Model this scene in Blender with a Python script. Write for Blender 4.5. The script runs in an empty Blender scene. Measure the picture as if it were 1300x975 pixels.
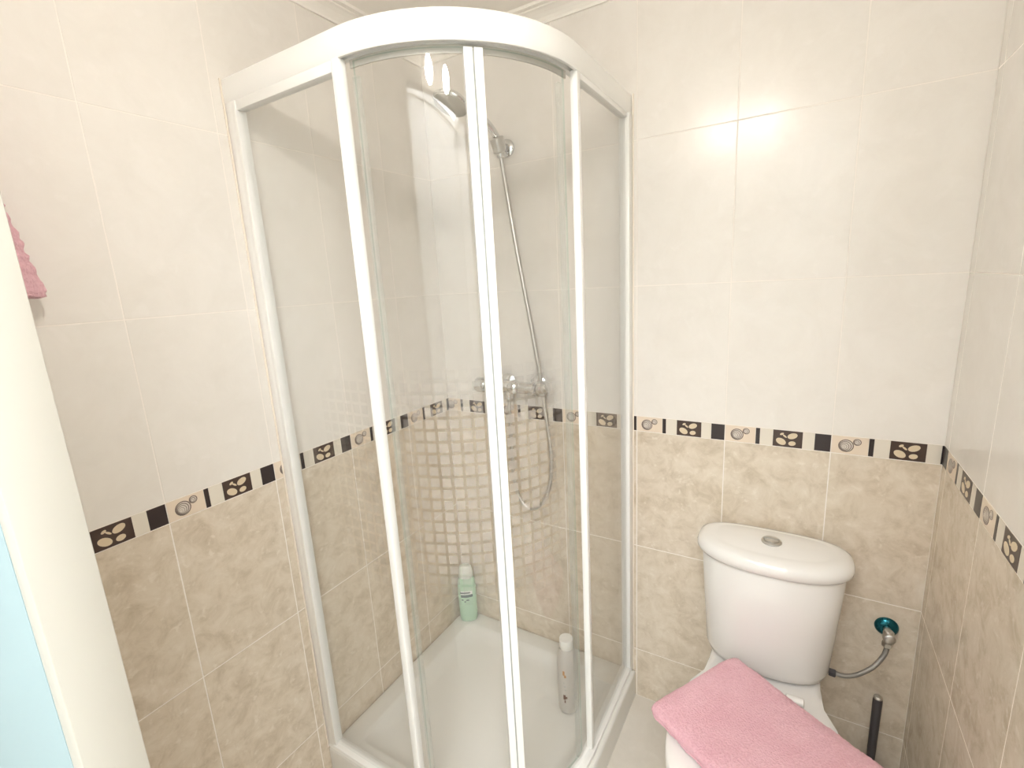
import bpy, bmesh, math, random
from mathutils import Vector, Matrix, noise
random.seed(7)
sc = bpy.context.scene
COL = sc.collection
PI = math.pi

# ------------------------------------------------------------------ camera, world, exposure
W = 1.4468            # room width
ZB = 0.9682           # underside of the patterned border
BH = 0.0472           # border height
TH = 0.3906           # tile height
TW = 0.25             # tile width
ZC = 2.187            # ceiling
YF = -1.255           # inner face of the front wall

cam_d = bpy.data.cameras.new('camera')
cam = bpy.data.objects.new('camera', cam_d)
COL.objects.link(cam)
cam_d.sensor_width = 36.0
cam_d.sensor_fit = 'HORIZONTAL'
cam_d.lens = 611.222 / 1300 * 36
cam_d.clip_start = 0.02
RT = Vector((0.85927113, 0.50871931, -0.05345826))
DN = Vector((0.06188, -0.20712016, -0.97635655))
FW = Vector((-0.50776371, 0.835647, -0.20945193))
M = Matrix((RT, -DN, -FW)).transposed().to_4x4()
M.translation = Vector((1.14364, -1.40821, 1.44047))
cam.matrix_world = M
sc.camera = cam

world = bpy.data.worlds.new('world')
sc.world = world
world.use_nodes = True
wn = world.node_tree.nodes
wn['Background'].inputs[0].default_value = (0.98, 0.988, 1.0, 1)
wn['Background'].inputs[1].default_value = 14.0

sc.view_settings.view_transform = 'Standard'
sc.view_settings.look = 'None'
sc.view_settings.gamma = 1.0
sc.view_settings.use_curve_mapping = False
sc.view_settings.exposure = 0.12
sc.cycles.transparent_max_bounces = 32
sc.cycles.max_bounces = 12
sc.cycles.diffuse_bounces = 7
sc.cycles.caustics_refractive = False
sc.cycles.caustics_reflective = False
sc.cycles.use_denoising = True
BULB = 92.0

# fill daylight comes through an added roof opening: a sampling portal sits in it
pd = bpy.data.lights.new('fill_opening_portal', 'AREA')
pd.shape = 'RECTANGLE'; pd.size = 1.8; pd.size_y = 1.1
pd.cycles.is_portal = True
po = bpy.data.objects.new('fill_opening_portal', pd)
po.location = (1.6, -2.4, 2.62)
COL.objects.link(po)

# ------------------------------------------------------------------ materials
def new_mat(name):
    m = bpy.data.materials.new(name); m.use_nodes = True
    n = m.node_tree.nodes; l = m.node_tree.links
    return m, n, l, n['Principled BSDF']

def plain(name, col, rough=0.5, metal=0.0, spec=0.5, sheen=0.0, coat=0.0, bump=None, emit=None):
    m, n, l, b = new_mat(name)
    b.inputs['Base Color'].default_value = (*col, 1)
    b.inputs['Roughness'].default_value = rough
    b.inputs['Metallic'].default_value = metal
    b.inputs['Specular IOR Level'].default_value = spec
    b.inputs['Sheen Weight'].default_value = sheen
    b.inputs['Coat Weight'].default_value = coat
    if emit:
        b.inputs['Emission Color'].default_value = (*emit[0], 1)
        b.inputs['Emission Strength'].default_value = emit[1]
    if bump:
        tc = n.new('ShaderNodeTexCoord'); nz = n.new('ShaderNodeTexNoise'); bp = n.new('ShaderNodeBump')
        nz.inputs['Scale'].default_value = bump[0]; nz.inputs['Detail'].default_value = 4
        bp.inputs['Strength'].default_value = bump[1]; bp.inputs['Distance'].default_value = bump[2]
        l.new(tc.outputs['Object'], nz.inputs['Vector']); l.new(nz.outputs['Fac'], bp.inputs['Height'])
        l.new(bp.outputs['Normal'], b.inputs['Normal'])
    return m

def marble_tile(name, c_dark, c_mid, c_light, fleck, rough, scale, contrast):
    m, n, l, b = new_mat(name)
    tc = n.new('ShaderNodeTexCoord'); oi = n.new('ShaderNodeObjectInfo')
    mul = n.new('ShaderNodeVectorMath'); mul.operation = 'SCALE'; mul.inputs[0].default_value = (13.7, 7.9, 21.3)
    l.new(oi.outputs['Random'], mul.inputs['Scale'])
    add = n.new('ShaderNodeVectorMath'); add.operation = 'ADD'
    l.new(tc.outputs['Object'], add.inputs[0]); l.new(mul.outputs[0], add.inputs[1])
    n1 = n.new('ShaderNodeTexNoise'); n1.inputs['Scale'].default_value = scale; n1.inputs['Detail'].default_value = 6
    n1.inputs['Roughness'].default_value = 0.68; n1.inputs['Distortion'].default_value = 0.5
    l.new(add.outputs[0], n1.inputs['Vector'])
    r1 = n.new('ShaderNodeValToRGB')
    r1.color_ramp.elements[0].position = 0.5 - contrast; r1.color_ramp.elements[0].color = (*c_dark, 1)
    r1.color_ramp.elements[1].position = 0.5 + contrast; r1.color_ramp.elements[1].color = (*c_light, 1)
    e = r1.color_ramp.elements.new(0.5); e.color = (*c_mid, 1)
    l.new(n1.outputs['Fac'], r1.inputs['Fac'])
    n2 = n.new('ShaderNodeTexNoise'); n2.inputs['Scale'].default_value = scale * 3.0; n2.inputs['Detail'].default_value = 7
    n2.inputs['Distortion'].default_value = 0.35
    l.new(add.outputs[0], n2.inputs['Vector'])
    r2 = n.new('ShaderNodeValToRGB')
    r2.color_ramp.elements[0].position = 0.60; r2.color_ramp.elements[0].color = (0, 0, 0, 1)
    r2.color_ramp.elements[1].position = 0.72; r2.color_ramp.elements[1].color = (0.55, 0.55, 0.55, 1)
    l.new(n2.outputs['Fac'], r2.inputs['Fac'])
    mx = n.new('ShaderNodeMix'); mx.data_type = 'RGBA'
    l.new(r2.outputs['Color'], mx.inputs['Factor'])
    l.new(r1.outputs['Color'], mx.inputs[6]); mx.inputs[7].default_value = (*fleck, 1)
    l.new(mx.outputs[2], b.inputs['Base Color'])
    b.inputs['Roughness'].default_value = rough
    bp = n.new('ShaderNodeBump'); bp.inputs['Strength'].default_value = 0.08; bp.inputs['Distance'].default_value = 0.001
    l.new(n1.outputs['Fac'], bp.inputs['Height']); l.new(bp.outputs['Normal'], b.inputs['Normal'])
    return m

MT = {}
MT['cream_tile'] = marble_tile('cream_tile', (.755, .722, .675), (.785, .753, .709), (.81, .78, .739), (.82, .79, .752), 0.22, 9.0, 0.22)
MT['tan_tile'] = marble_tile('tan_tile', (.53, .45, .345), (.655, .575, .468), (.73, .66, .56), (.79, .73, .64), 0.25, 19.0, 0.19)
MT['grout'] = plain('grout', (.835, .79, .74), 0.8)
MT['dark_inlay'] = plain('dark_inlay', (.030, .020, .020), 0.3)
MT['brown_inlay'] = plain('brown_inlay', (.060, .036, .028), 0.3)
MT['pale_inlay'] = plain('pale_inlay', (.74, .69, .60), 0.25)
MT['beige_inlay'] = plain('beige_inlay', (.75, .64, .52), 0.3)
MT['bean_cream'] = plain('bean_cream', (.68, .57, .41), 0.3)
MT['ring_dark'] = plain('ring_dark', (.17, .13, .11), 0.3)
MT['ring_light'] = plain('ring_light', (.66, .60, .54), 0.25)
MT['white_alu'] = plain('white_alu', (.84, .84, .82), 0.28)
MT['white_plastic'] = plain('white_plastic', (.84, .83, .80), 0.35)
MT['ceramic'] = plain('ceramic', (.80, .79, .77), 0.12, coat=0.3)
MT['acrylic'] = plain('acrylic', (.71, .70, .665), 0.30)
MT['chrome'] = plain('chrome', (.72, .73, .74), 0.12, metal=1.0)
MT['dull_chrome'] = plain('dull_chrome', (.60, .59, .57), 0.30, metal=1.0)
MT['teal_film'] = plain('teal_film', (.014, .13, .165), 0.16, metal=0.75)
MT['braid'] = plain('braid', (.30, .29, .27), 0.42, metal=0.6, bump=(900, 0.6, 0.001))
MT['brush_dark'] = plain('brush_dark', (.055, .050, .055), 0.4)
MT['ceiling_paint'] = plain('ceiling_paint', (.92, .89, .84), 0.8)
MT['plaster'] = plain('plaster', (.88, .85, .80), 0.7)
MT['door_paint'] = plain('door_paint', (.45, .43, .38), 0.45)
MT['hall_daylight_tint'] = plain('hall_daylight_tint', (.31, .415, .445), 0.6)  # pale blue of the daylight is put into this paint colour
MT['hall_white'] = plain('hall_white', (.86, .85, .82), 0.7)
MT['floor'] = marble_tile('floor_stone', (.60, .56, .50), (.66, .62, .56), (.71, .67, .61), (.72, .69, .63), 0.30, 5.0, 0.25)
MT['green_gel'] = plain('green_gel', (.43, .62, .47), 0.28)
MT['pale_cap'] = plain('pale_cap', (.66, .70, .64), 0.35)
MT['label_dark'] = plain('label_dark', (.09, .13, .13), 0.4)
MT['label_white'] = plain('label_white', (.80, .82, .80), 0.4)
MT['bottle_white'] = plain('bottle_white', (.56, .53, .495), 0.35)
MT['label_orange'] = plain('label_orange', (.42, .20, .05), 0.4)
MT['label_brown'] = plain('label_brown', (.16, .07, .045), 0.4)
MT['lip_shade_grey'] = plain('lip_shade_grey', (.62, .59, .54), 0.5)  # the grey carries the shade under the top rail
MT['sealant'] = plain('sealant', (.80, .73, .64), 0.5)
MT['rubber_grey'] = plain('rubber_grey', (.42, .43, .42), 0.5)
MT['glow'] = plain('glow', (.9, .9, .85), 0.4, emit=((1.0, 0.955, 0.895), BULB))

def towel_mat():
    m, n, l, b = new_mat('pink_terry')
    tc = n.new('ShaderNodeTexCoord')
    n1 = n.new('ShaderNodeTexNoise'); n1.inputs['Scale'].default_value = 240; n1.inputs['Detail'].default_value = 5
    n2 = n.new('ShaderNodeTexNoise'); n2.inputs['Scale'].default_value = 14; n2.inputs['Detail'].default_value = 3
    r = n.new('ShaderNodeValToRGB')
    r.color_ramp.elements[0].position = 0.25; r.color_ramp.elements[0].color = (.62, .31, .37, 1)
    r.color_ramp.elements[1].position = 0.70; r.color_ramp.elements[1].color = (.79, .50, .56, 1)
    mm = n.new('ShaderNodeMath'); mm.operation = 'MULTIPLY_ADD'; mm.inputs[1].default_value = 0.6
    l.new(tc.outputs['Object'], n1.inputs['Vector']); l.new(tc.outputs['Object'], n2.inputs['Vector'])
    l.new(n1.outputs['Fac'], mm.inputs[0])
    m2 = n.new('ShaderNodeMath'); m2.operation = 'MULTIPLY'; m2.inputs[1].default_value = 0.4
    l.new(n2.outputs['Fac'], m2.inputs[0]); l.new(m2.outputs[0], mm.inputs[2])
    l.new(mm.outputs[0], r.inputs['Fac']); l.new(r.outputs['Color'], b.inputs['Base Color'])
    b.inputs['Roughness'].default_value = 0.95; b.inputs['Specular IOR Level'].default_value = 0.1
    b.inputs['Sheen Weight'].default_value = 0.5; b.inputs['Sheen Roughness'].default_value = 0.6
    b.inputs['Sheen Tint'].default_value = (1, .75, .78, 1)
    bp = n.new('ShaderNodeBump'); bp.inputs['Strength'].default_value = 0.9; bp.inputs['Distance'].default_value = 0.004
    l.new(n1.outputs['Fac'], bp.inputs['Height']); l.new(bp.outputs['Normal'], b.inputs['Normal'])
    return m
MT['towel'] = towel_mat()

def glass_mat(name, tint, haze=0.0):
    """thin clear pane: straight-through transmission plus Schlick reflection on each face"""
    m = bpy.data.materials.new(name); m.use_nodes = True
    n = m.node_tree.nodes; l = m.node_tree.links
    n.remove(n['Principled BSDF'])
    out = n['Material Output']
    lw = n.new('ShaderNodeLayerWeight'); lw.inputs['Blend'].default_value = 0.5
    pw = n.new('ShaderNodeMath'); pw.operation = 'POWER'; pw.inputs[1].default_value = 5
    ma = n.new('ShaderNodeMath'); ma.operation = 'MULTIPLY_ADD'; ma.inputs[1].default_value = 0.96; ma.inputs[2].default_value = 0.04
    l.new(lw.outputs['Facing'], pw.inputs[0]); l.new(pw.outputs[0], ma.inputs[0])
    tr = n.new('ShaderNodeBsdfTransparent'); tr.inputs['Color'].default_value = (*tint, 1)
    gl = n.new('ShaderNodeBsdfGlossy'); gl.inputs['Roughness'].default_value = 0.015
    df = n.new('ShaderNodeBsdfDiffuse'); df.inputs['Color'].default_value = (.8, .8, .78, 1)
    hz = n.new('ShaderNodeMixShader'); hz.inputs[0].default_value = haze
    l.new(tr.outputs[0], hz.inputs[1]); l.new(df.outputs[0], hz.inputs[2])
    mx = n.new('ShaderNodeMixShader')
    l.new(ma.outputs[0], mx.inputs[0]); l.new(hz.outputs[0], mx.inputs[1]); l.new(gl.outputs[0], mx.inputs[2])
    l.new(mx.outputs[0], out.inputs['Surface'])
    return m
MT['glass'] = glass_mat('clear_glass', (.995, .999, .997), 0.006)
MT['glass_edge'] = glass_mat('glass_edge', (.80, .90, .86), 0.05)
MT['seal'] = glass_mat('clear_seal', (.94, .95, .94), 0.10)

def print_mat():
    m = bpy.data.materials.new('frosted_print'); m.use_nodes = True
    n = m.node_tree.nodes; l = m.node_tree.links
    n.remove(n['Principled BSDF'])
    out = n['Material Output']
    at = n.new('ShaderNodeAttribute'); at.attribute_name = 'ink'
    tr = n.new('ShaderNodeBsdfTransparent')
    df = n.new('ShaderNodeBsdfDiffuse'); df.inputs['Color'].default_value = (.64, .595, .555, 1)
    tl = n.new('ShaderNodeBsdfTranslucent'); tl.inputs['Color'].default_value = (.64, .595, .555, 1)
    a = n.new('ShaderNodeMixShader'); a.inputs[0].default_value = 0.4
    l.new(df.outputs[0], a.inputs[1]); l.new(tl.outputs[0], a.inputs[2])
    mx = n.new('ShaderNodeMixShader')
    l.new(at.outputs['Fac'], mx.inputs[0]); l.new(tr.outputs[0], mx.inputs[1]); l.new(a.outputs[0], mx.inputs[2])
    l.new(mx.outputs[0], out.inputs['Surface'])
    return m
MT['print'] = print_mat()

# ------------------------------------------------------------------ object helpers
def mesh_obj(name, verts, faces, mats, parent=None, midx=None, smooth=False, angle=None):
    me = bpy.data.meshes.new(name)
    me.from_pydata([tuple(v) for v in verts], [], faces)
    for k in (mats if isinstance(mats, (list, tuple)) else [mats]):
        me.materials.append(MT[k])
    if midx: me.polygons.foreach_set('material_index', midx)
    bm = bmesh.new(); bm.from_mesh(me)
    bmesh.ops.recalc_face_normals(bm, faces=bm.faces)
    bm.to_mesh(me); bm.free()
    if smooth: shade(me, angle)
    return link(name, me, parent)

def shade(me, angle=None):
    me.polygons.foreach_set('use_smooth', [True] * len(me.polygons))
    if angle is not None:
        me.set_sharp_from_angle(angle=math.radians(angle))

def link(name, me, parent=None):
    o = bpy.data.objects.new(name, me)
    COL.objects.link(o)
    if parent: o.parent = parent
    return o

def bm_obj(name, bm, mats, parent=None, smooth=False, angle=35):
    me = bpy.data.meshes.new(name)
    bmesh.ops.recalc_face_normals(bm, faces=bm.faces)
    bm.to_mesh(me); bm.free()
    for k in (mats if isinstance(mats, (list, tuple)) else [mats]):
        me.materials.append(MT[k])
    if smooth: shade(me, angle)
    return link(name, me, parent)

def tag(o, label, cat, group=None, kind=None):
    o['label'] = label; o['category'] = cat
    if group: o['group'] = group
    if kind: o['kind'] = kind
    return o

def empty(name, loc, label, cat, group=None, kind=None):
    o = bpy.data.objects.new(name, None); o.empty_display_size = 0.05
    COL.objects.link(o); o.location = loc
    return tag(o, label, cat, group, kind)

def box_bm(bm, lo, hi, bevel=0.0, seg=2, midx=0):
    r = bmesh.ops.create_cube(bm, size=1.0)
    vs = r['verts']
    for v in vs:
        v.co = Vector([lo[i] + (v.co[i] + 0.5) * (hi[i] - lo[i]) for i in range(3)])
    fs = set(f for v in vs for f in v.link_faces)
    for f in fs: f.material_index = midx
    if bevel > 0:
        es = list(set(e for v in vs for e in v.link_edges))
        bmesh.ops.bevel(bm, geom=es, offset=bevel, segments=seg, affect='EDGES', profile=0.5)

def box(name, lo, hi, mat, parent=None, bevel=0.0, seg=2):
    bm = bmesh.new(); box_bm(bm, lo, hi, bevel, seg)
    return bm_obj(name, bm, mat, parent, smooth=bevel > 0)

def loft(loops, cap0=True, cap1=True):
    """closed loops of equal length -> verts, faces"""
    v = []; f = []; n = len(loops[0])
    for lp in loops: v += [tuple(p) for p in lp]
    for i in range(len(loops) - 1):
        for j in range(n):
            k = (j + 1) % n
            f.append((i * n + j, i * n + k, (i + 1) * n + k, (i + 1) * n + j))
    if cap0: f.append(tuple(range(n))[::-1])
    if cap1: f.append(tuple((len(loops) - 1) * n + j for j in range(n)))
    return v, f

def ring(c, ax, r, n=24, up=None):
    ax = Vector(ax).normalized()
    a = Vector(up) if up else (Vector((0, 0, 1)) if abs(ax.z) < 0.9 else Vector((1, 0, 0)))
    a = (a - ax * a.dot(ax)).normalized(); b = ax.cross(a)
    c = Vector(c)
    return [c + (a * math.cos(t) + b * math.sin(t)) * r for t in [2 * PI * k / n for k in range(n)]]

def lathe(name, c, ax, prof, mat, parent=None, n=28, angle=40):
    """prof: list of (distance along the axis, radius)"""
    ax = Vector(ax).normalized(); c = Vector(c)
    v, f = loft([ring(c + ax * h, ax, max(r, 1e-5), n) for h, r in prof])
    return mesh_obj(name, v, f, mat, parent, smooth=True, angle=angle)

def catmull(pts, sub=10):
    P = [Vector(p) for p in pts]; P = [2 * P[0] - P[1]] + P + [2 * P[-1] - P[-2]]
    out = []
    for i in range(1, len(P) - 2):
        for s in range(sub):
            t = s / sub
            a, b, c, d = P[i - 1], P[i], P[i + 1], P[i + 2]
            out.append(0.5 * ((2 * b) + (c - a) * t + (2 * a - 5 * b + 4 * c - d) * t * t + (3 * b - a - 3 * c + d) * t ** 3))
    out.append(P[-2]); return out

def tube(name, pts, r, mat, parent=None, n=10, sub=10, ridge=0.0, seglen=None):
    P = catmull(pts, sub)
    loops = []
    up = Vector((0.3, 0.8, 0.1))
    for i, p in enumerate(P):
        t = (P[min(i + 1, len(P) - 1)] - P[max(i - 1, 0)]).normalized()
        rr = r * (1 + (ridge if i % 2 else -ridge))
        a = (up - t * up.dot(t)).normalized(); b = t.cross(a); up = a
        loops.append([p + (a * math.cos(q) + b * math.sin(q)) * rr for q in [2 * PI * k / n for k in range(n)]])
    v, f = loft(loops)
    return mesh_obj(name, v, f, mat, parent, smooth=True, angle=60)

# ------------------------------------------------------------------ setting: tiled walls
GAP = 0.0026
_cache = {}
def tile_mesh(w, h, mat):
    key = ('tile', round(w, 4), round(h, 4), mat)
    if key in _cache: return _cache[key]
    c = 0.0005; hw = w / 2; hh = h / 2
    def rect(y, i): return [(-hw + i, y, -hh + i), (hw - i, y, -hh + i), (hw - i, y, hh - i), (-hw + i, y, hh - i)]
    v = rect(0.006, 0) + rect(c, 0) + rect(c * 0.3, c * 0.35) + rect(0, c)
    f = []
    for a in (0, 4, 8):
        for j in range(4):
            k = (j + 1) % 4; f.append((a + j, a + k, a + 4 + k, a + 4 + j))
    f.append((12, 13, 14, 15))
    me = bpy.data.meshes.new('wall_tile'); me.from_pydata(v, [], f); me.materials.append(MT[mat])
    bm = bmesh.new(); bm.from_mesh(me); bmesh.ops.recalc_face_normals(bm, faces=bm.faces)
    bm.to_mesh(me); bm.free()
    if sum((p.normal.y for p in me.polygons)) > 0: me.flip_normals()
    _cache[key] = me
    return me

def clip_poly(poly, lo, hi):
    def cut(P, x, keep_gt):
        out = []
        for i in range(len(P)):
            a, b = P[i], P[(i + 1) % len(P)]
            ia = (a[0] >= x) if keep_gt else (a[0] <= x); ib = (b[0] >= x) if keep_gt else (b[0] <= x)
            if ia: out.append(a)
            if ia != ib:
                t = (x - a[0]) / (b[0] - a[0]); out.append((x, a[1] + t * (b[1] - a[1])))
        return out
    P = cut(poly, lo, True)
    return cut(P, hi, False) if P else P

def ell(cx, cz, rx, rz, tilt=0, n=18):
    t = math.radians(tilt)
    return [(cx + rx * math.cos(a) * math.cos(t) - rz * math.sin(a) * math.sin(t),
             cz + rx * math.cos(a) * math.sin(t) + rz * math.sin(a) * math.cos(t)) for a in [2 * PI * k / n for k in range(n)]]
def rect2(a, b, c, d): return [(a, c), (b, c), (b, d), (a, d)]
H = BH - 0.002
# each piece of one patterned border tile: name, materials, [(polygon, front y, material slot)]
def snail():
    L = [(rect2(.0012, .0765, 0, H), -.0004, 0)]
    for (cx, cz, R, n) in ((.031, .021, .0165, 5), (.0535, .0325, .0088, 3)):
        y = -.0008
        for k in range(n):
            r = R * (1 - k / n); d = (R - r) * 0.42
            L.append((ell(cx - d, cz - d * 0.7, r, r), y, 1)); y -= .00012
            L.append((ell(cx - d, cz - d * 0.7, r * (0.86 if n == 5 else .78), r * (0.86 if n == 5 else .78)), y, 2)); y -= .00012
    return L
def bean():
    a, w = .119, .068
    L = [(rect2(a, a + w, 0, H), -.0006, 0)]
    for (u, z, ru, rz, t) in ((.28, .32, .0125, .0085, -28), (.66, .70, .0120, .0075, 24), (.66, .25, .0085, .0062, 12), (.30, .78, .0050, .0028, 30), (.40, .66, .0060, .0022, -40)):
        L.append((ell(a + u * w, z * H, ru, rz, t), -.0012, 1))
    return L
PIECES = [('snail_inlay', ['beige_inlay', 'ring_dark', 'ring_light'], snail()),
          ('bar_inlay', ['dark_inlay'], [(rect2(.0775, .0875, 0, H), -.0006, 0)]),
          ('pale_inlay', ['pale_inlay'], [(rect2(.0885, .1185, 0, H), -.0004, 0)]),
          ('bean_inlay', ['brown_inlay', 'bean_cream'], bean()),
          ('pale_inlay', ['pale_inlay'], [(rect2(.1875, .2135, 0, H), -.0004, 0)]),
          ('black_inlay', ['dark_inlay'], [(rect2(.214, .2488, 0, H), -.0006, 0)])]

def piece_mesh(i, lo, hi):
    key = ('piece', i, round(lo, 4), round(hi, 4))
    if key in _cache: return _cache[key]
    name, mats, polys = PIECES[i]
    v = []; f = []; mi = []
    for poly, y, m in polys:
        P = clip_poly(poly, lo, hi)
        if len(P) < 3 or max(p[0] for p in P) - min(p[0] for p in P) < 4e-4: continue
        n = len(P); b = len(v)
        v += [(p[0], y, p[1]) for p in P] + [(p[0], 0.001, p[1]) for p in P]
        f.append(tuple(range(b, b + n))); mi.append(m)
        for j in range(n):
            k = (j + 1) % n; f.append((b + j, b + n + j, b + n + k, b + k)); mi.append(m)
    if not v: _cache[key] = None; return None
    me = bpy.data.meshes.new(name); me.from_pydata(v, [], f)
    for k in mats: me.materials.append(MT[k])
    me.polygons.foreach_set('material_index', mi)
    _cache[key] = me
    return me

ROWS = [(0.0, .187, 'tan_tile'), (.187, .187 + TH, 'tan_tile'), (.187 + TH, ZB, 'tan_tile'),
        (ZB + BH, ZB + BH + TH, 'cream_tile'), (ZB + BH + TH, ZB + BH + 2 * TH, 'cream_tile'), (ZB + BH + 2 * TH, ZC, 'cream_tile')]

def tile_wall(wall, u0, u1, off, z0=0.0, z1=ZC):
    k = math.floor((u0 - off) / TW)
    while off + k * TW < u1 - 1e-4:
        js = off + k * TW
        a = max(u0, js); b = min(u1, js + TW); k += 1
        if b - a < 0.008: continue
        ga = GAP / 2 if a == js else 0.0005; gb = GAP / 2 if b == js + TW else 0.0005
        for (r0, r1, mat) in ROWS:
            c = max(r0, z0); d = min(r1, z1)
            if d - c < 0.012: continue
            w = b - a - ga - gb; h = d - c - GAP
            o = link('wall_tile', tile_mesh(w, h, mat), wall)
            o.location = ((a + ga + b - gb) / 2, 0, (c + d) / 2)
        if z0 < ZB and z1 > ZB + BH:
            w = b - a - 0.0012
            bt = link('border_tile', tile_mesh(w, BH - 0.0012, 'pale_inlay'), wall)
            bt.location = ((a + b) / 2, 0, ZB + BH / 2)
            for i in range(len(PIECES)):
                me = piece_mesh(i, a - js + 0.0006, b - js - 0.0006)
                if me is None: continue
                p = link(PIECES[i][0], me, bt)
                p.location = (js - (a + b) / 2, 0, -H / 2)

def wall(name, rz, loc, slabs, label):
    bm = bmesh.new()
    for (a, b, y0, y1, c, d, m) in slabs: box_bm(bm, (a, y0, c), (b, y1, d), midx=m)
    o = bm_obj(name, bm, ['grout', 'hall_daylight_tint'])
    o.rotation_euler = (0, 0, rz); o.location = loc
    return tag(o, label, 'wall', kind='structure')

wb = wall('wall_back', 0, (0, 0, 0), [(-.10, W + .10, .0005, .10, 0, ZC + .05, 0)], 'tiled wall with patterned border behind the toilet')
tile_wall(wb, 0, W, -.0208)
wl = wall('wall_left', PI / 2, (0, 0, 0), [(-1.296, 0.0, .0005, .10, 0, ZC + .05, 0)], 'tiled wall with patterned border left of the shower')
tile_wall(wl, YF, 0, .0216 - 6 * TW)
wr = wall('wall_right', -PI / 2, (W, 0, 0), [(0.0, 1.296, .0005, .10, 0, ZC + .05, 0)], 'tiled wall with patterned border at the right edge of the photo')
tile_wall(wr, 0, -YF, .037)
DX0, DX1, DZ = .54, 1.33, 2.03      # door opening
uA, uB = W - DX1, W - DX0
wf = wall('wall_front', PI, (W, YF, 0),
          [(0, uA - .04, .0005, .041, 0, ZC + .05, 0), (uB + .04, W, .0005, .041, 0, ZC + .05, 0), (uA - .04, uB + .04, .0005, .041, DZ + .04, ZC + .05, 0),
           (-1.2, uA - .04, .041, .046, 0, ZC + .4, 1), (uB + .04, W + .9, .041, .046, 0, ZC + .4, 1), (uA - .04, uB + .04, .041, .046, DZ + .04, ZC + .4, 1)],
          'wall with the doorway, tiled inside, outside colour holding a pale blue daylight tint')
tile_wall(wf, 0, uA - .042, W - .037 - 5 * TW)
tile_wall(wf, uB + .042, W, .02)
tile_wall(wf, uA - .04, uB + .04, .02, z0=DZ + .042)

fl = box('floor', (-.9, -3.0, -.06), (2.65, 0.1, 0.0), 'floor'); tag(fl, 'pale grey stone floor between shower tray and toilet', 'floor', kind='structure')
ce = box('ceiling', (-.1, -1.2975, ZC), (W + .1, 0.1, ZC + .06), 'ceiling_paint'); tag(ce, 'plain off-white ceiling above the shower', 'ceiling', kind='structure')

# cornice: fillet, cove and ridge between wall and ceiling
CP = [(.0, .0), (.0, -.037), (.006, -.037), (.007, -.031), (.012, -.024), (.020, -.017), (.031, -.012), (.038, -.0105), (.0385, -.0065), (.044, -.006), (.046, -.008), (.052, -.007), (.054, 0.0)]
def cornice(name, rz, loc, length, label):
    v = []; n = len(CP)
    for (u, s) in ((0, 1), (length, -1)):
        for (d, z) in CP: v.append((u + s * d, -d, z))        # mitred ends
    f = [(j, (j + 1) % n, n + (j + 1) % n, n + j) for j in range(n)] + [tuple(range(n))[::-1], tuple(range(n, 2 * n))]
    o = mesh_obj(name, v, f, 'plaster'); o.rotation_euler = (0, 0, rz); o.location = loc
    return tag(o, label, 'cornice', kind='structure')
cornice('trim_1', PI / 2, (0, YF, ZC), -YF, 'white plaster cornice above the left wall')
cornice('trim_2', 0, (0, 0, ZC), W, 'white plaster cornice above the toilet wall')
cornice('trim_3', -PI / 2, (W, 0, ZC), -YF, 'white plaster cornice above the right wall')

# door frame (jambs and head) in the front wall
dr = empty('door_1', (DX0, YF, 0), 'cream painted door frame at the left edge of the photo', 'door frame', kind='structure')
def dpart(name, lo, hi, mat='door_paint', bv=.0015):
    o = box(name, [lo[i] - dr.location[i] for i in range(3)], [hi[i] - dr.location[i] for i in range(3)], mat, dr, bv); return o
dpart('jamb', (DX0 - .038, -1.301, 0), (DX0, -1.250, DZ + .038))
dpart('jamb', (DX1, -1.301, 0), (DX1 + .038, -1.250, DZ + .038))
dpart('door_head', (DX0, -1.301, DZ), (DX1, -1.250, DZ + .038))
# hallway behind the camera, with a roof opening added for fill light
HX = 2.6
tag(box('wall_hall', (-.95, -3.05, 0), (HX, -2.98, 2.6), 'hall_white'), 'white hallway wall behind the camera', 'wall', kind='structure')
tag(box('wall_hall_left', (-.95, -2.98, 0), (-.9, -1.302, 2.6), 'hall_white'), 'white hallway wall at the left end of the hallway', 'wall', kind='structure')
tag(box('wall_hall_right', (HX, -3.05, 0), (HX + .05, -1.302, 2.6), 'hall_white'), 'white hallway wall at the right end of the hallway', 'wall', kind='structure')
bm = bmesh.new()                                           # hallway ceiling with the added opening for fill daylight
SX0, SX1, SY0, SY1 = .7, 2.5, -2.95, -1.85
box_bm(bm, (-.95, -3.05, 2.6), (SX0, -1.302, 2.65)); box_bm(bm, (SX1, -3.05, 2.6), (HX + .05, -1.302, 2.65))
box_bm(bm, (SX0, -3.05, 2.6), (SX1, SY0, 2.65)); box_bm(bm, (SX0, SY1, 2.6), (SX1, -1.302, 2.65))
tag(bm_obj('ceiling_hall', bm, 'hall_white'), 'white hallway ceiling with an added roof opening for fill light behind the camera', 'ceiling', kind='structure')

# ------------------------------------------------------------------ ceiling lamp (its own light)
lamp = empty('ceiling_lamp', (.86, -1.172, ZC), 'two-bulb ceiling lamp near the doorway', 'lamp')
lathe('ceiling_plate', (0, 0, 0), (0, 0, -1), [(0.0005, .05), (.012, .05), (.016, .046), (.018, .010), (.05, .008)], 'chrome', lamp)
tube('lamp_bar', [(-.10, 0, -.045), (0, 0, -.048), (.10, 0, -.045)], .007, 'chrome', lamp)
for (x, y) in ((-.092, -.012), (.090, 0.004)):
    s = lathe('socket', (x, y, -.040), (0, 0, -1), [(0, .010), (.004, .017), (.045, .019), (.062, .017)], 'chrome', lamp)
    lathe('bulb', (x, y, -.095), (0, 0, -1), [(-.008, .012), (.002, .020), (.016, .033), (.036, .039), (.056, .033), (.068, .019), (.073, .002)], 'glow', lamp, n=20)

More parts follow.
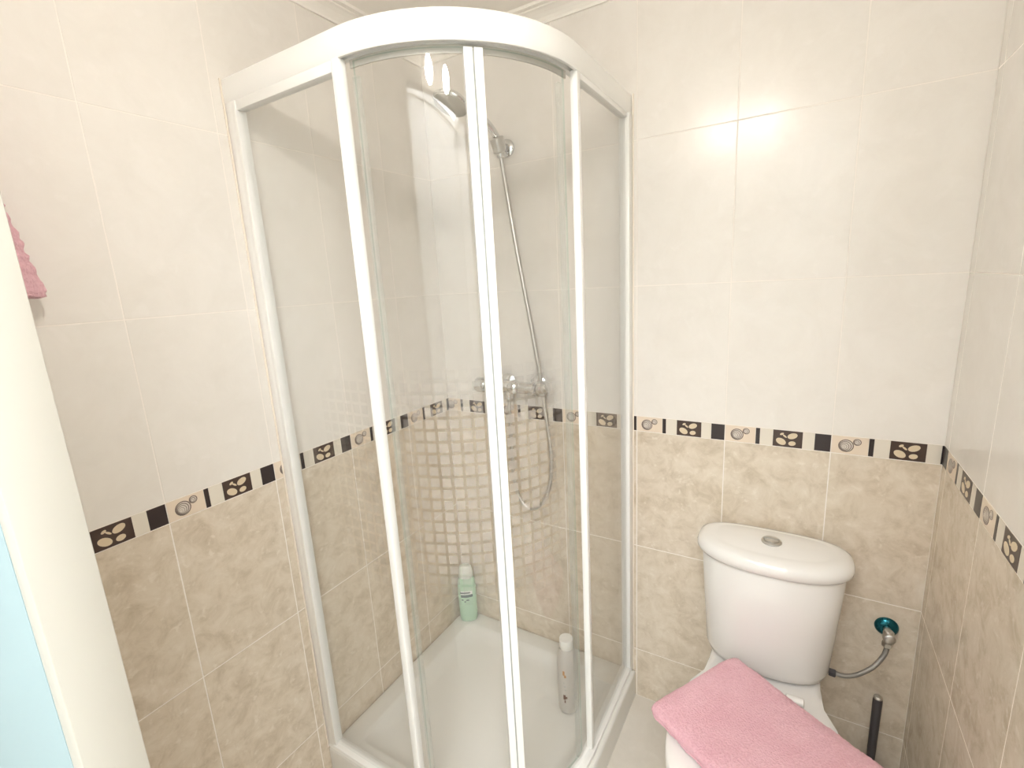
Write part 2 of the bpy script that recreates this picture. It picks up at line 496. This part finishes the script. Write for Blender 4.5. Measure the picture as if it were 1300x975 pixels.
# ------------------------------------------------------------------ shower tray
TX, TY, TR = .727, .704, .345
def outline(d, rc, z, n=8, na=28):
    """plan of the quadrant tray inset by d, small corners rounded with rc"""
    x0, x1, y0, y1 = d, TX - d, -d, -(TY - d); R = TR - d
    P = []
    def arc(cx, cy, r, a0, a1, m):
        for k in range(m + 1):
            a = math.radians(a0 + (a1 - a0) * k / m); P.append((cx + r * math.cos(a), cy + r * math.sin(a), z))
    arc(x0 + rc, y0 - rc, rc, 180, 90, n)
    arc(x1 - rc, y0 - rc, rc, 90, 0, n)
    arc(x1 - R, y1 + R, R, 0, -90, na)
    arc(x0 + rc, y1 + rc, rc, -90, -180, n)
    return P
e = .0008
loops = [outline(e, .002, .0), outline(e, .002, .085), outline(.001, .002, .094), outline(.004, .004, .099), outline(.010, .008, .1005),
         outline(.060, .03, .1005), outline(.066, .035, .0985), outline(.074, .045, .090), outline(.090, .06, .073), outline(.115, .07, .067), outline(.25, .03, .060)]
tray = mesh_obj('shower_tray', *loft(loops), 'acrylic', smooth=True, angle=50)
tag(tray, 'white quadrant shower tray on the floor in the corner', 'shower tray')

# ------------------------------------------------------------------ shower enclosure
CX, CY, R = .37, -.36, .33
enc = empty('shower_enclosure', (0, 0, .1005), 'white framed curved glass shower enclosure on the tray', 'shower enclosure')
def path(na=40):
    """(point, outward normal) from the left wall round to the back wall"""
    P = [((0.001, CY - R), (0, -1)), ((CX, CY - R), (0, -1))]
    for k in range(1, na):
        a = -PI / 2 + PI / 2 * k / na
        P.append(((CX + R * math.cos(a), CY + R * math.sin(a)), (math.cos(a), math.sin(a))))
    P += [((CX + R, CY), (1, 0)), ((CX + R, -0.001), (1, 0))]
    return P
def sweep(name, pts, prof, mat, parent, angle=30):
    oz = parent.location.z if parent is enc else 0
    loops = [[(p[0] + nn[0] * d, p[1] + nn[1] * d, z - ZOFF) for (d, z) in prof] for (p, nn) in pts]
    v, f = loft(loops)
    return mesh_obj(name, v, f, mat, parent, smooth=True, angle=angle)
ZOFF = .1005
def rr(d0, d1, z0, z1, c=.003):
    return [(d0 + c, z0), (d1 - c, z0), (d1, z0 + c), (d1, z1 - c), (d1 - c, z1), (d0 + c, z1), (d0, z1 - c), (d0, z0 + c)]
PTH = path()
RZ0, RZ1 = 1.862, 1.914
# top rail with an outer fascia and an underside groove
sweep('top_rail', PTH, [(-.022, RZ0 + .004), (-.010, RZ0 + .004), (-.010, RZ0 + .012), (.002, RZ0 + .012), (.002, RZ0 + .002), (.006, RZ0), (.011, RZ0), (.013, RZ0 + .003),
                        (.0145, RZ0 + .025), (.013, RZ1 - .004), (.009, RZ1), (-.018, RZ1), (-.022, RZ1 - .004)], 'white_alu', enc)
# bottom track: low wall plus raised inner bead
sweep('bottom_track', PTH, [(-.020, .1008), (.012, .1008), (.014, .105), (.013, .116), (.008, .120), (.004, .128), (.0, .131), (-.006, .131), (-.008, .122), (-.018, .120), (-.020, .116)], 'white_alu', enc)
def arcpts(a0, a1, r, m=24):
    return [((CX + r * math.cos(a), CY + r * math.sin(a)), (math.cos(a), math.sin(a))) for a in [math.radians(a0 + (a1 - a0) * k / m) for k in range(m + 1)]]
# inner lip that guides the sliding doors
sweep('guide_lip', arcpts(-89, -1, R, 36), [(-.020, RZ0 - .010), (-.016, RZ0 - .010), (-.016, RZ0 + .006), (-.020, RZ0 + .006)], 'lip_shade_grey', enc)
# wall profiles and fixed-pane beads
def ebox(name, lo, hi, mat='white_alu', bv=.002, parent=None):
    return box(name, (lo[0], lo[1], lo[2] - ZOFF), (hi[0], hi[1], hi[2] - ZOFF), mat, parent or enc, bv)
ebox('wall_profile', (.0006, -.703, .1012), (.026, -.674, RZ0 + .001))
ebox('wall_profile', (.684, -.020, .1012), (.716, -.0006, RZ0 + .001))
ebox('pane_bead', (.0262, -.7045, .125), (.040, -.679, RZ0))
ebox('pane_bead', (.689, -.031, .125), (.7165, -.0202, RZ0))
ebox('pane_bead', (.0402, -.702, RZ0 - .020), (.3538, -.680, RZ0 + .0005))
ebox('pane_bead', (.690, -.3488, RZ0 - .012), (.711, -.0312, RZ0 + .0005))
# posts at the ends of the curve
ebox('post', (.354, -.703, .128), (.375, -.682, RZ0 + .003), bv=.004)
ebox('post', (.693, -.367, .128), (.711, -.349, RZ0 + .003), bv=.004)
# sealant beads on the wall outside the profiles
ebox('sealant_bead', (-.0003, -.7075, .1008), (.003, -.7032, RZ1), 'sealant', .0008)
ebox('sealant_bead', (.7162, -.003, .1008), (.7205, .0003, RZ1), 'sealant', .0008)

def pane(name, pts, z0, z1, t=.005):
    prof = [(-t / 2, z0), (t / 2, z0), (t / 2, z1), (-t / 2, z1)]
    n = len(pts)
    v = []; f = []; mi = []
    for (p, nn) in pts: v += [(p[0] + nn[0] * d, p[1] + nn[1] * d, z - ZOFF) for (d, z) in prof]
    for i in range(n - 1):
        for j in range(4):
            k = (j + 1) % 4; f.append((i * 4 + j, i * 4 + k, i * 4 + 4 + k, i * 4 + 4 + j)); mi.append(1 if j in (0, 2) else 0)
    f += [(3, 2, 1, 0), tuple((n - 1) * 4 + j for j in range(4))]; mi += [1, 1]
    me = bpy.data.meshes.new(name); me.from_pydata(v, [], f)
    me.materials.append(MT['glass']); me.materials.append(MT['glass_edge'])
    me.polygons.foreach_set('material_index', mi)
    bm = bmesh.new(); bm.from_mesh(me); bmesh.ops.recalc_face_normals(bm, faces=bm.faces); bm.to_mesh(me); bm.free()
    shade(me, 30)
    return link(name, me, enc)
p1 = pane('fixed_pane', [((.036, -.692), (0, -1)), ((.356, -.692), (0, -1))], .128, RZ0 - .004)
p2 = pane('fixed_pane', [((.702, -.350), (1, 0)), ((.702, -.026), (1, 0))], .128, RZ0 - .004)
RD = .318
d1 = pane('sliding_door', arcpts(-86.5, -45.2, RD, 26), .136, RZ0 - .002)
d2 = pane('sliding_door', arcpts(-44.2, -5.0, RD, 26), .136, RZ0 - .002)
sweep('edge_profile', arcpts(-47.8, -45.0, RD, 4), rr(-.009, .011, .133, RZ0 - .004, .002), 'white_alu', d1)
sweep('edge_profile', arcpts(-44.4, -41.6, RD, 4), rr(-.009, .011, .133, RZ0 - .004, .002), 'white_alu', d2)
sweep('magnet_seal', arcpts(-45.0, -44.4, RD, 2), rr(-.006, .005, .134, RZ0 - .006, .001), 'rubber_grey', d1)
sweep('clear_seal', arcpts(-86.8, -84.6, RD, 3), rr(-.004, .005, .137, RZ0 - .03, .001), 'seal', d1)
sweep('clear_seal', arcpts(-9.3, -7.6, RD, 3), rr(-.004, .005, .137, RZ0 - .03, .001), 'seal', d2)

def squares(parent, pos, ncol, c_fade, base, rows=21, z_top=1.258, pitch=.0265, size=.0196):
    """printed frosted squares on the outer face of a pane; pos(s)->(x,y)"""
    v = []; f = []; ink = []
    for c in range(ncol):
        for r in range(rows):
            fr = min(1.0, (r + 0.6) / 4.0) * min(1.0, (rows - r - 0.2) / 4.5)
            a = base * fr * c_fade(c)
            if a < 0.015: continue
            zc = z_top - r * pitch; b = len(v)
            for k in range(4):
                s = c * pitch + size * k / 3
                x, y = pos(s); v.append((x, y, zc - size / 2 - ZOFF)); v.append((x, y, zc + size / 2 - ZOFF))
            for k in range(3):
                f.append((b + 2 * k, b + 2 * k + 2, b + 2 * k + 3, b + 2 * k + 1)); ink.append(a)
    me = bpy.data.meshes.new('printed_squares'); me.from_pydata(v, [], f); me.materials.append(MT['print'])
    at = me.attributes.new('ink', 'FLOAT', 'FACE'); at.data.foreach_set('value', ink)
    o = link('printed_squares', me, parent); o['kind'] = 'stuff'
    return o
RP = RD + .0031
arcpos = lambda a0, sgn: (lambda s: (CX + RP * math.cos(math.radians(a0) + sgn * s / RP), CY + RP * math.sin(math.radians(a0) + sgn * s / RP)))
squares(d1, arcpos(-49.2, -1), 8, lambda c: (1, 1, 1, 1, .95, .75, .5, .25)[c], .37)
squares(d2, arcpos(-40.6, 1), 6, lambda c: (1, 1, 1, .9, .65, .3)[c], .37)
squares(p1, lambda s: (.335 - s, -.6949), 6, lambda c: (.5, .45, .36, .28, .2, .12)[c], .20)

# ------------------------------------------------------------------ shower fittings
MX, MY, MZ = .35, -.070, 1.095
mix = empty('shower_mixer', (MX, 0, MZ), 'chrome bar shower mixer on the tiled wall inside the enclosure', 'mixer tap')
lathe('body', (-.12, MY, 0), (1, 0, 0), [(0, .016), (.004, .020), (.19, .020), (.194, .016)], 'chrome', mix)
lathe('handle', (-.165, MY, 0), (1, 0, 0), [(0, .012), (.004, .023), (.012, .026), (.036, .026), (.044, .022), (.046, .015)], 'chrome', mix)
lathe('handle', (.076, MY, 0), (1, 0, 0), [(0, .015), (.002, .022), (.006, .026), (.022, .027), (.034, .024), (.041, .014), (.043, .003)], 'chrome', mix)
lathe('collar', (.058, MY, 0), (1, 0, 0), [(0, .019), (.003, .024), (.010, .024), (.013, .019)], 'chrome', mix)
lathe('dome', (-.008, MY - .008, .004), (0, -.6, .8), [(-.01, .024), (0, .025), (.010, .022), (.018, .014), (.022, .003)], 'chrome', mix)
for x in (-.075, .045):
    lathe('wall_flange', (x, -.0006, 0), (0, -1, 0), [(0, .030), (.004, .030), (.010, .022), (.014, .012), (-MY - .012, .012)], 'chrome', mix)
lathe('hose_outlet', (-.035, MY, -.016), (0, 0, -1), [(0, .011), (.012, .011), (.014, .009), (.026, .009)], 'chrome', mix)

hold = empty('shower_holder', (.318, 0, 1.848), 'chrome wall bracket holding the hand shower', 'bracket')
lathe('wall_plate', (0, -.0006, -.002), (0, -1, 0), [(0, .026), (.006, .026), (.010, .022), (.012, .012), (.032, .012)], 'chrome', hold)
cax = Vector((0, -.35, .94)).normalized()
cr = [ring(Vector((0, -.046, -.022)) + cax * h, cax, q) for h, q in [(0, .0125), (0, .016), (.004, .020), (.040, .023), (.044, .019), (.044, .0135), (0, .0125)]]
mesh_obj('cradle', *loft(cr, False, False), 'dull_chrome', hold, smooth=True, angle=40)

hand = empty('hand_shower', (.318, -.046, 1.826), 'chrome hand shower head pointing down inside the enclosure', 'shower head')
tube('handle', [(0, .004, -.012), (-.001, -.018, .045), (-.012, -.075, .085), (-.026, -.130, .102), (-.034, -.165, .104)], .0105, 'chrome', hand)
hd = lathe('head', (-.036, -.180, .108), (-.10, -.42, -.90), [(-.012, .010), (-.008, .026), (0, .043), (.008, .050), (.013, .051), (.016, .048)], 'chrome', hand, n=36)
lathe('spray_face', (-.036 - .0016, -.180 - .0067, .108 - .0144), (-.10, -.42, -.90), [(0, .047), (.002, .045), (.003, .001)], 'dull_chrome', hand, n=36)

hose = tube('shower_hose', [(.318, -.040, 1.812), (.322, -.030, 1.74), (.347, -.026, 1.55), (.382, -.024, 1.33), (.408, -.026, 1.17), (.421, -.028, 1.07), (.436, -.032, .97), (.452, -.042, .85),
                            (.447, -.058, .75), (.415, -.068, .685), (.372, -.072, .668), (.335, -.072, .705), (.318, -.071, .78), (.315, -.070, .90), (.315, -.070, 1.01), (.315, -.070, 1.0525)],
            .0068, 'dull_chrome', None, n=10, sub=14, ridge=.07)
tag(hose, 'thin silver flexible hose looping below the shower mixer', 'hose')

# ------------------------------------------------------------------ bottles in the shower
def bottle_loops(prof, n=32):
    """prof: (z, half width, half depth, exponent)"""
    L = []
    for (z, a, b, ex) in prof:
        lp = []
        for k in range(n):
            t = 2 * PI * k / n; c, s = math.cos(t), math.sin(t)
            lp.append((a * math.copysign(abs(c) ** (2 / ex), c), b * math.copysign(abs(s) ** (2 / ex), s), z))
        L.append(lp)
    return L
def strip(name, a, b, ex, z0, z1, t0, t1, mat, parent, n=8, out=.0004):
    """a label patch following the bottle's front between two angles (degrees)"""
    v = []; f = []
    for k in range(n + 1):
        t = math.radians(t0 + (t1 - t0) * k / n); c, s = math.cos(t), math.sin(t)
        x = (a + out) * math.copysign(abs(c) ** (2 / ex), c); y = (b + out) * math.copysign(abs(s) ** (2 / ex), s)
        v += [(x, y, z0), (x, y, z1)]
    for k in range(n): f.append((2 * k, 2 * k + 2, 2 * k + 3, 2 * k + 1))
    return mesh_obj(name, v, f, mat, parent, smooth=True)
gb = empty('shampoo_bottle', (.051, -.047, .1008), 'pale green shampoo bottle standing in the back corner of the tray', 'bottle')
gb.rotation_euler = (0, 0, math.radians(38)); gb.scale = (1, 1, 1.06)
v, f = loft(bottle_loops([(0, .030, .020, 2.4), (.004, .034, .023, 2.4), (.03, .036, .0245, 2.4), (.11, .037, .025, 2.4), (.145, .0365, .0245, 2.4), (.165, .034, .023, 2.3), (.176, .030, .021, 2.2), (.180, .026, .020, 2.1)]))
mesh_obj('body', v, f, 'green_gel', gb, smooth=True, angle=50)
v, f = loft(bottle_loops([(.1805, .0265, .0205, 2.1), (.184, .029, .0215, 2.1), (.205, .0275, .0205, 2.1), (.222, .0235, .018, 2.1), (.227, .019, .014, 2.1)]))
mesh_obj('cap', v, f, 'pale_cap', gb, smooth=True, angle=50)
lab = strip('label', .037, .025, 2.4, .118, .132, -132, -62, 'label_white', gb, out=.0003)
strip('label_band', .037, .025, 2.4, .106, .117, -130, -60, 'label_dark', gb)
strip('label_mark', .037, .025, 2.4, .122, .1285, -134, -75, 'label_dark', gb, out=.0006)
for (z, a0, a1) in ((.094, -126, -112), (.092, -96, -84), (.086, -108, -98)):
    strip('label_mark', .0368, .0248, 2.4, z, z + .005, a0, a1, 'label_dark', gb, n=4, out=.0005)

wbt = empty('white_bottle', (.567, -.215, .0672), 'white round bottle with flat cap standing at the right of the tray', 'bottle')
wbt.rotation_euler = (0, 0, math.radians(20))
lathe('body', (0, 0, 0), (0, 0, 1), [(0, .024), (.002, .029), (.008, .031), (.03, .0315), (.180, .0315), (.203, .030), (.222, .025), (.228, .021)], 'bottle_white', wbt, n=32)
lathe('cap', (0, 0, .2285), (0, 0, 1), [(0, .0205), (.002, .022), (.030, .022), (.033, .021), (.034, .0005)], 'white_plastic', wbt, n=32)
for (z, h, a0, a1, m) in ((.148, .016, -112, -100, 'label_orange'), (.140, .010, -104, -92, 'label_orange'), (.105, .004, -108, -96, 'rubber_grey'), (.092, .004, -104, -94, 'rubber_grey'),
                          (.118, .004, -110, -102, 'rubber_grey'), (.058, .018, -112, -98, 'label_brown'), (.062, .008, -98, -88, 'label_brown'), (.046, .010, -106, -98, 'label_brown')):
    strip('label_mark', .0315, .0315, 2.0, z, z + h, a0, a1, m, wbt, n=4)

# ------------------------------------------------------------------ toilet
TC = 1.113
toi = empty('toilet', (TC, 0, 0), 'white ceramic toilet with cistern against the tiled wall', 'toilet')
def dloop(hw, y0, y1, z, ex=2.6, n=40, m=6):
    """D-shaped plan: straight back at y0, bulging front to y1"""
    d = y0 - y1; P = []
    for k in range(n + 1):
        t = PI * k / n; c, s = math.cos(t), math.sin(t)
        P.append((hw * math.copysign(abs(c) ** (2 / ex), c), y0 - d * abs(s) ** (2 / ex) if s > 1e-9 else y0, z))
    for k in range(1, m): P.append((-hw + 2 * hw * k / m, y0, z))
    return P
def oval(hw, y0, y1, z, exb=3.2, exf=2.35, n=60):
    yc = y0 - (y0 - y1) * .44; P = []
    for k in range(n):
        t = 2 * PI * k / n; c, s = math.cos(t), math.sin(t)
        e_ = exb if s > 0 else exf
        P.append((hw * math.copysign(abs(c) ** (2 / e_), c), yc + (y0 - yc) * s ** (2 / e_) if s > 0 else yc - (yc - y1) * abs(s) ** (2 / e_), z))
    return P
# cistern
L = [oval(.100, -.040, -.150, .383), oval(.128, -.022, -.168, .385), oval(.143, -.014, -.177, .393), oval(.150, -.010, -.181, .410), oval(.160, -.008, -.184, .55),
     oval(.168, -.008, -.187, .684), oval(.164, -.010, -.184, .690)]
mesh_obj('cistern', *loft(L), 'ceramic', toi, smooth=True, angle=60)
L = [oval(.158, -.014, -.180, .6905), oval(.174, -.008, -.194, .693), oval(.181, -.006, -.199, .702), oval(.182, -.005, -.200, .712), oval(.178, -.007, -.196, .723),
     oval(.166, -.014, -.186, .731), oval(.146, -.026, -.168, .7345), oval(.139, -.030, -.162, .7335), oval(.132, -.034, -.157, .7345), oval(.080, -.060, -.130, .738), oval(.02, -.09, -.105, .739)]
mesh_obj('cistern_lid', *loft(L), 'ceramic', toi, smooth=True, angle=60)
fb = lathe('flush_button', (0, -.098, .7375), (0, 0, 1), [(0, .024), (.004, .024), (.006, .022), (.007, .0195), (.0055, .019), (.0055, .001)], 'dull_chrome', toi)
lathe('button_half', (0, -.098, .7430), (0, 0, 1), [(0, .018), (.003, .0175), (.0045, .014), (.005, .001)], 'dull_chrome', fb)
box('button_gap', (-.018, -.0995, .7475), (.018, -.0965, .7485), 'rubber_grey', fb)
box('maker_mark', (-.006, -.1975, .7142), (.010, -.1965, .7172), 'rubber_grey', toi)
# bowl: shelf, swelling rim, foot
def bowl_plan(s, k, z, y_back, y_front):
    """half widths along the length; s scales the width, k is how far the shelf is part of it"""
    pts = []
    prof = [(0.00, .118 * k), (.02, .130 * k), (.20, .134 * k), (.30, .140), (.38, .165), (.48, .180), (.60, .182), (.72, .172), (.84, .142), (.93, .100), (.98, .055), (1.0, .0)]
    fine = []
    for i in range(len(prof) - 1):
        for q in range(3):
            t = q / 3; fine.append((prof[i][0] * (1 - t) + prof[i + 1][0] * t, prof[i][1] * (1 - t) + prof[i + 1][1] * t))
    fine.append(prof[-1])
    ln = y_back - y_front
    right = [(w * s, y_back - u * ln, z) for u, w in fine]
    left = [(-w * s, y_back - u * ln, z) for u, w in fine[::-1][1:]]
    return right + left
L = [bowl_plan(.62, .75, 0.0, -.06, -.50), bowl_plan(.60, .75, .04, -.06, -.49), bowl_plan(.58, .72, .14, -.06, -.50), bowl_plan(.70, .8, .24, -.05, -.56), bowl_plan(.88, .95, .31, -.03, -.625),
     bowl_plan(.97, 1.0, .350, -.012, -.648), bowl_plan(1.0, 1.0, .368, -.010, -.655), bowl_plan(.985, .985, .376, -.012, -.650), bowl_plan(.90, .95, .378, -.03, -.62)]
mesh_obj('bowl', *loft(L), 'ceramic', toi, smooth=True, angle=60)
def seat_plan(s, z, y0=-.235, y1=-.655):
    P = []
    yc, ry = (y0 + y1) / 2, (y0 - y1) / 2
    for k in range(64):
        t = 2 * PI * k / 64; c, s_ = math.cos(t), math.sin(t)
        ex = 2.0 if s_ < 0 else 2.5
        P.append((.178 * s * math.copysign(abs(c) ** (2 / ex), c), yc + ry * math.copysign(abs(s_) ** (2 / ex), s_), z))
    return P
for nm, z0, z1 in (('seat', .3785, .3925), ('seat_lid', .393, .408)):
    L = [seat_plan(.97, z0, -.240, -.648), seat_plan(1.0, z0 + .004), seat_plan(1.0, z1 - .006), seat_plan(.975, z1 - .001, -.240, -.650), seat_plan(.90, z1, -.252, -.63)]
    mesh_obj(nm, *loft(L), 'white_plastic', toi, smooth=True, angle=60)
for x in (-.075, .075):
    lathe('hinge', (x - .02, -.224, .392), (1, 0, 0), [(0, .006), (.002, .011), (.038, .011), (.04, .006)], 'white_plastic', toi)

# ------------------------------------------------------------------ folded pink towel on the toilet lid
def fuzz(p, amp, sc1, seed):
    q = Vector(p) * sc1 + Vector((seed, seed * 1.7, seed * .3))
    return amp * noise.noise(q)
def folded_towel():
    LX, LY, TZ = .40, .300, .047
    nu, nv = 120, 150
    v = []; f = []
    # closed cross-section in (y,z): two fold layers with a crease on the front-left long side
    def sect(t):
        a = 2 * PI * t
        c, s = math.cos(a), math.sin(a)
        y = LY / 2 * math.copysign(abs(c) ** .30, c); z = TZ / 2 * math.copysign(abs(s) ** .75, s)
        return y, z
    for i in range(nu + 1):
        u = i / nu
        x = -LX / 2 + LX * u
        ed = min(u, 1 - u) * LX
        k = math.sqrt(max(0.0, 1 - max(0, 1 - ed / .020) ** 2))
        for j in range(nv):
            y, z = sect(j / nv)
            sh = .020 * (1 - k)
            yy = y * (1 - sh / (LY / 2) * 0.9); zz = z * (0.10 + 0.90 * k)
            p = Vector((x, yy, zz))
            nrm = Vector((0, y / (LY / 2) * .4, z / (TZ / 2))).normalized()
            p += nrm * (fuzz(p, .0022, 45, 3) + fuzz(p, .0014, 190, 8) + fuzz(p, .0010, 420, 1))
            if z > 0: p.z += fuzz(Vector((x, yy, 0)), .006, 8, 5)
            # crease between the layers along both long sides
            if abs(y) > LY / 2 * .93: p.y -= math.copysign(.007 * math.exp(-((z + .004) / .0035) ** 2), y)
            v.append(p)
    for i in range(nu):
        for j in range(nv):
            k = (j + 1) % nv; f.append((i * nv + j, i * nv + k, (i + 1) * nv + k, (i + 1) * nv + j))
    f += [tuple(range(nv))[::-1], tuple(nu * nv + j for j in range(nv))]
    o = mesh_obj('folded_towel', v, f, 'towel', None, smooth=True)
    return o
tw = folded_towel()
ang = math.radians(-31.5)
ux, uy = Vector((math.cos(ang), math.sin(ang))), Vector((math.sin(ang), -math.cos(ang)))   # along, and towards the viewer
corner = Vector((1.046, -.196))
ctr = corner + ux * .200 + uy * .150
tw.location = (ctr.x, ctr.y, .408 + .0262); tw.rotation_euler = (0, 0, ang)
tag(tw, 'thick folded pink bath towel lying on the toilet lid', 'towel')

# pink towel hanging by the door
def hanging_towel():
    nz, na = 150, 120; v = []; f = []
    Z0, Z1 = 1.455, 1.86
    for i in range(nz + 1):
        t = i / nz; z = Z0 + (Z1 - Z0) * t
        hw = max(.018, .077 - .19 * (z - 1.46)) ; dp = .020 + .010 * (1 - t)
        if t < .015: hw *= .97; dp *= .9
        for j in range(na):
            a = 2 * PI * j / na
            c, s = math.cos(a), math.sin(a)
            fold = 1 + .10 * math.sin(a * 7 + z * 9)
            y = hw * math.copysign(abs(c) ** .8, c); x = dp * s * fold
            p = Vector((x, y, z))
            ridge = .0014 * math.sin((z + .12 * y) * 330 + 3.0 * noise.noise(Vector((y * 30, z * 20, 1)))) if t > .10 else 0
            nrm = Vector((s, c * .6, 0)).normalized()
            p += nrm * (fuzz(p, .0022, 60, 2) + fuzz(p, .0016, 210, 6) + ridge)
            p.z += fuzz(p, .0035, 50, 9)
            v.append(p)
    for i in range(nz):
        for j in range(na):
            k = (j + 1) % na; f.append((i * na + j, i * na + k, (i + 1) * na + k, (i + 1) * na + j))
    f += [tuple(range(na))[::-1], tuple(nz * na + j for j in range(na))]
    return mesh_obj('hanging_towel', v, f, 'towel', None, smooth=True)
ht = hanging_towel(); ht.location = (.041, -1.172, 0)
tag(ht, 'shaggy pink towel hanging on the left wall beside the door frame', 'towel')
hk = empty('towel_hook', (0, -1.172, 1.88), 'small chrome hook on the left wall above the hanging towel', 'hook')
lathe('wall_plate', (.0006, 0, 0), (1, 0, 0), [(0, .018), (.005, .018), (.008, .012)], 'chrome', hk)
tube('hook_arm', [(.006, 0, -.004), (.030, 0, -.018), (.050, 0, -.016), (.056, 0, .004)], .004, 'chrome', hk)

# ------------------------------------------------------------------ water supply and brush
av = empty('angle_valve', (1.383, 0, .513), 'chrome angle valve with teal rosette on the wall beside the cistern', 'valve')
lathe('rosette', (0, -.0006, 0), (0, -1, 0), [(0, .026), (.003, .0255), (.008, .021), (.012, .013), (.012, .010)], 'teal_film', av)
lathe('stem', (0, -.008, 0), (0, -1, 0), [(0, .0085), (.036, .0085), (.038, .007)], 'dull_chrome', av)
lathe('valve_body', (0, -.036, .012), (0, 0, -1), [(0, .009), (.003, .0115), (.022, .0115), (.024, .009), (.034, .009)], 'dull_chrome', av)
lathe('nut', (0, -.036, -.020), (0, 0, -1), [(0, .010), (.001, .0115), (.012, .0115), (.013, .008)], 'dull_chrome', av, n=6, angle=30)
lathe('knob', (0, -.046, .004), (0, -1, 0), [(0, .006), (.004, .006), (.005, .012), (.014, .012), (.016, .009)], 'dull_chrome', av)
sh = tube('supply_hose', [(1.383, -.036, .480), (1.382, -.037, .468), (1.376, -.042, .450), (1.356, -.058, .424), (1.325, -.076, .404), (1.298, -.088, .398), (1.274, -.092, .400)],
          .0058, 'braid', None, n=10, sub=10)
tag(sh, 'grey braided water hose from the angle valve to the cistern', 'hose')
lathe('end_nut', (1.2622, -.092, .4002), (1, -.1, 0), [(0, .008), (.001, .010), (.014, .010), (.016, .007)], 'brush_dark', sh, n=6, angle=30)

br = empty('toilet_brush', (1.372, -.072, 0), 'toilet brush with dark handle standing in the corner right of the toilet', 'toilet brush')
lathe('holder', (0, 0, 0.0004), (0, 0, 1), [(0, .038), (.004, .042), (.006, .042), (.10, .036), (.118, .034), (.120, .030), (.120, .013)], 'brush_dark', br)
lathe('handle', (0, 0, .1), (0, 0, 1), [(0, .008), (.03, .0085), (.10, .0095), (.20, .0100), (.244, .0105), (.250, .0095)], 'brush_dark', br)
lathe('tip', (0, 0, .350), (0, 0, 1), [(0, .0095), (.004, .0095), (.007, .006), (.0075, .0005)], 'dull_chrome', br)
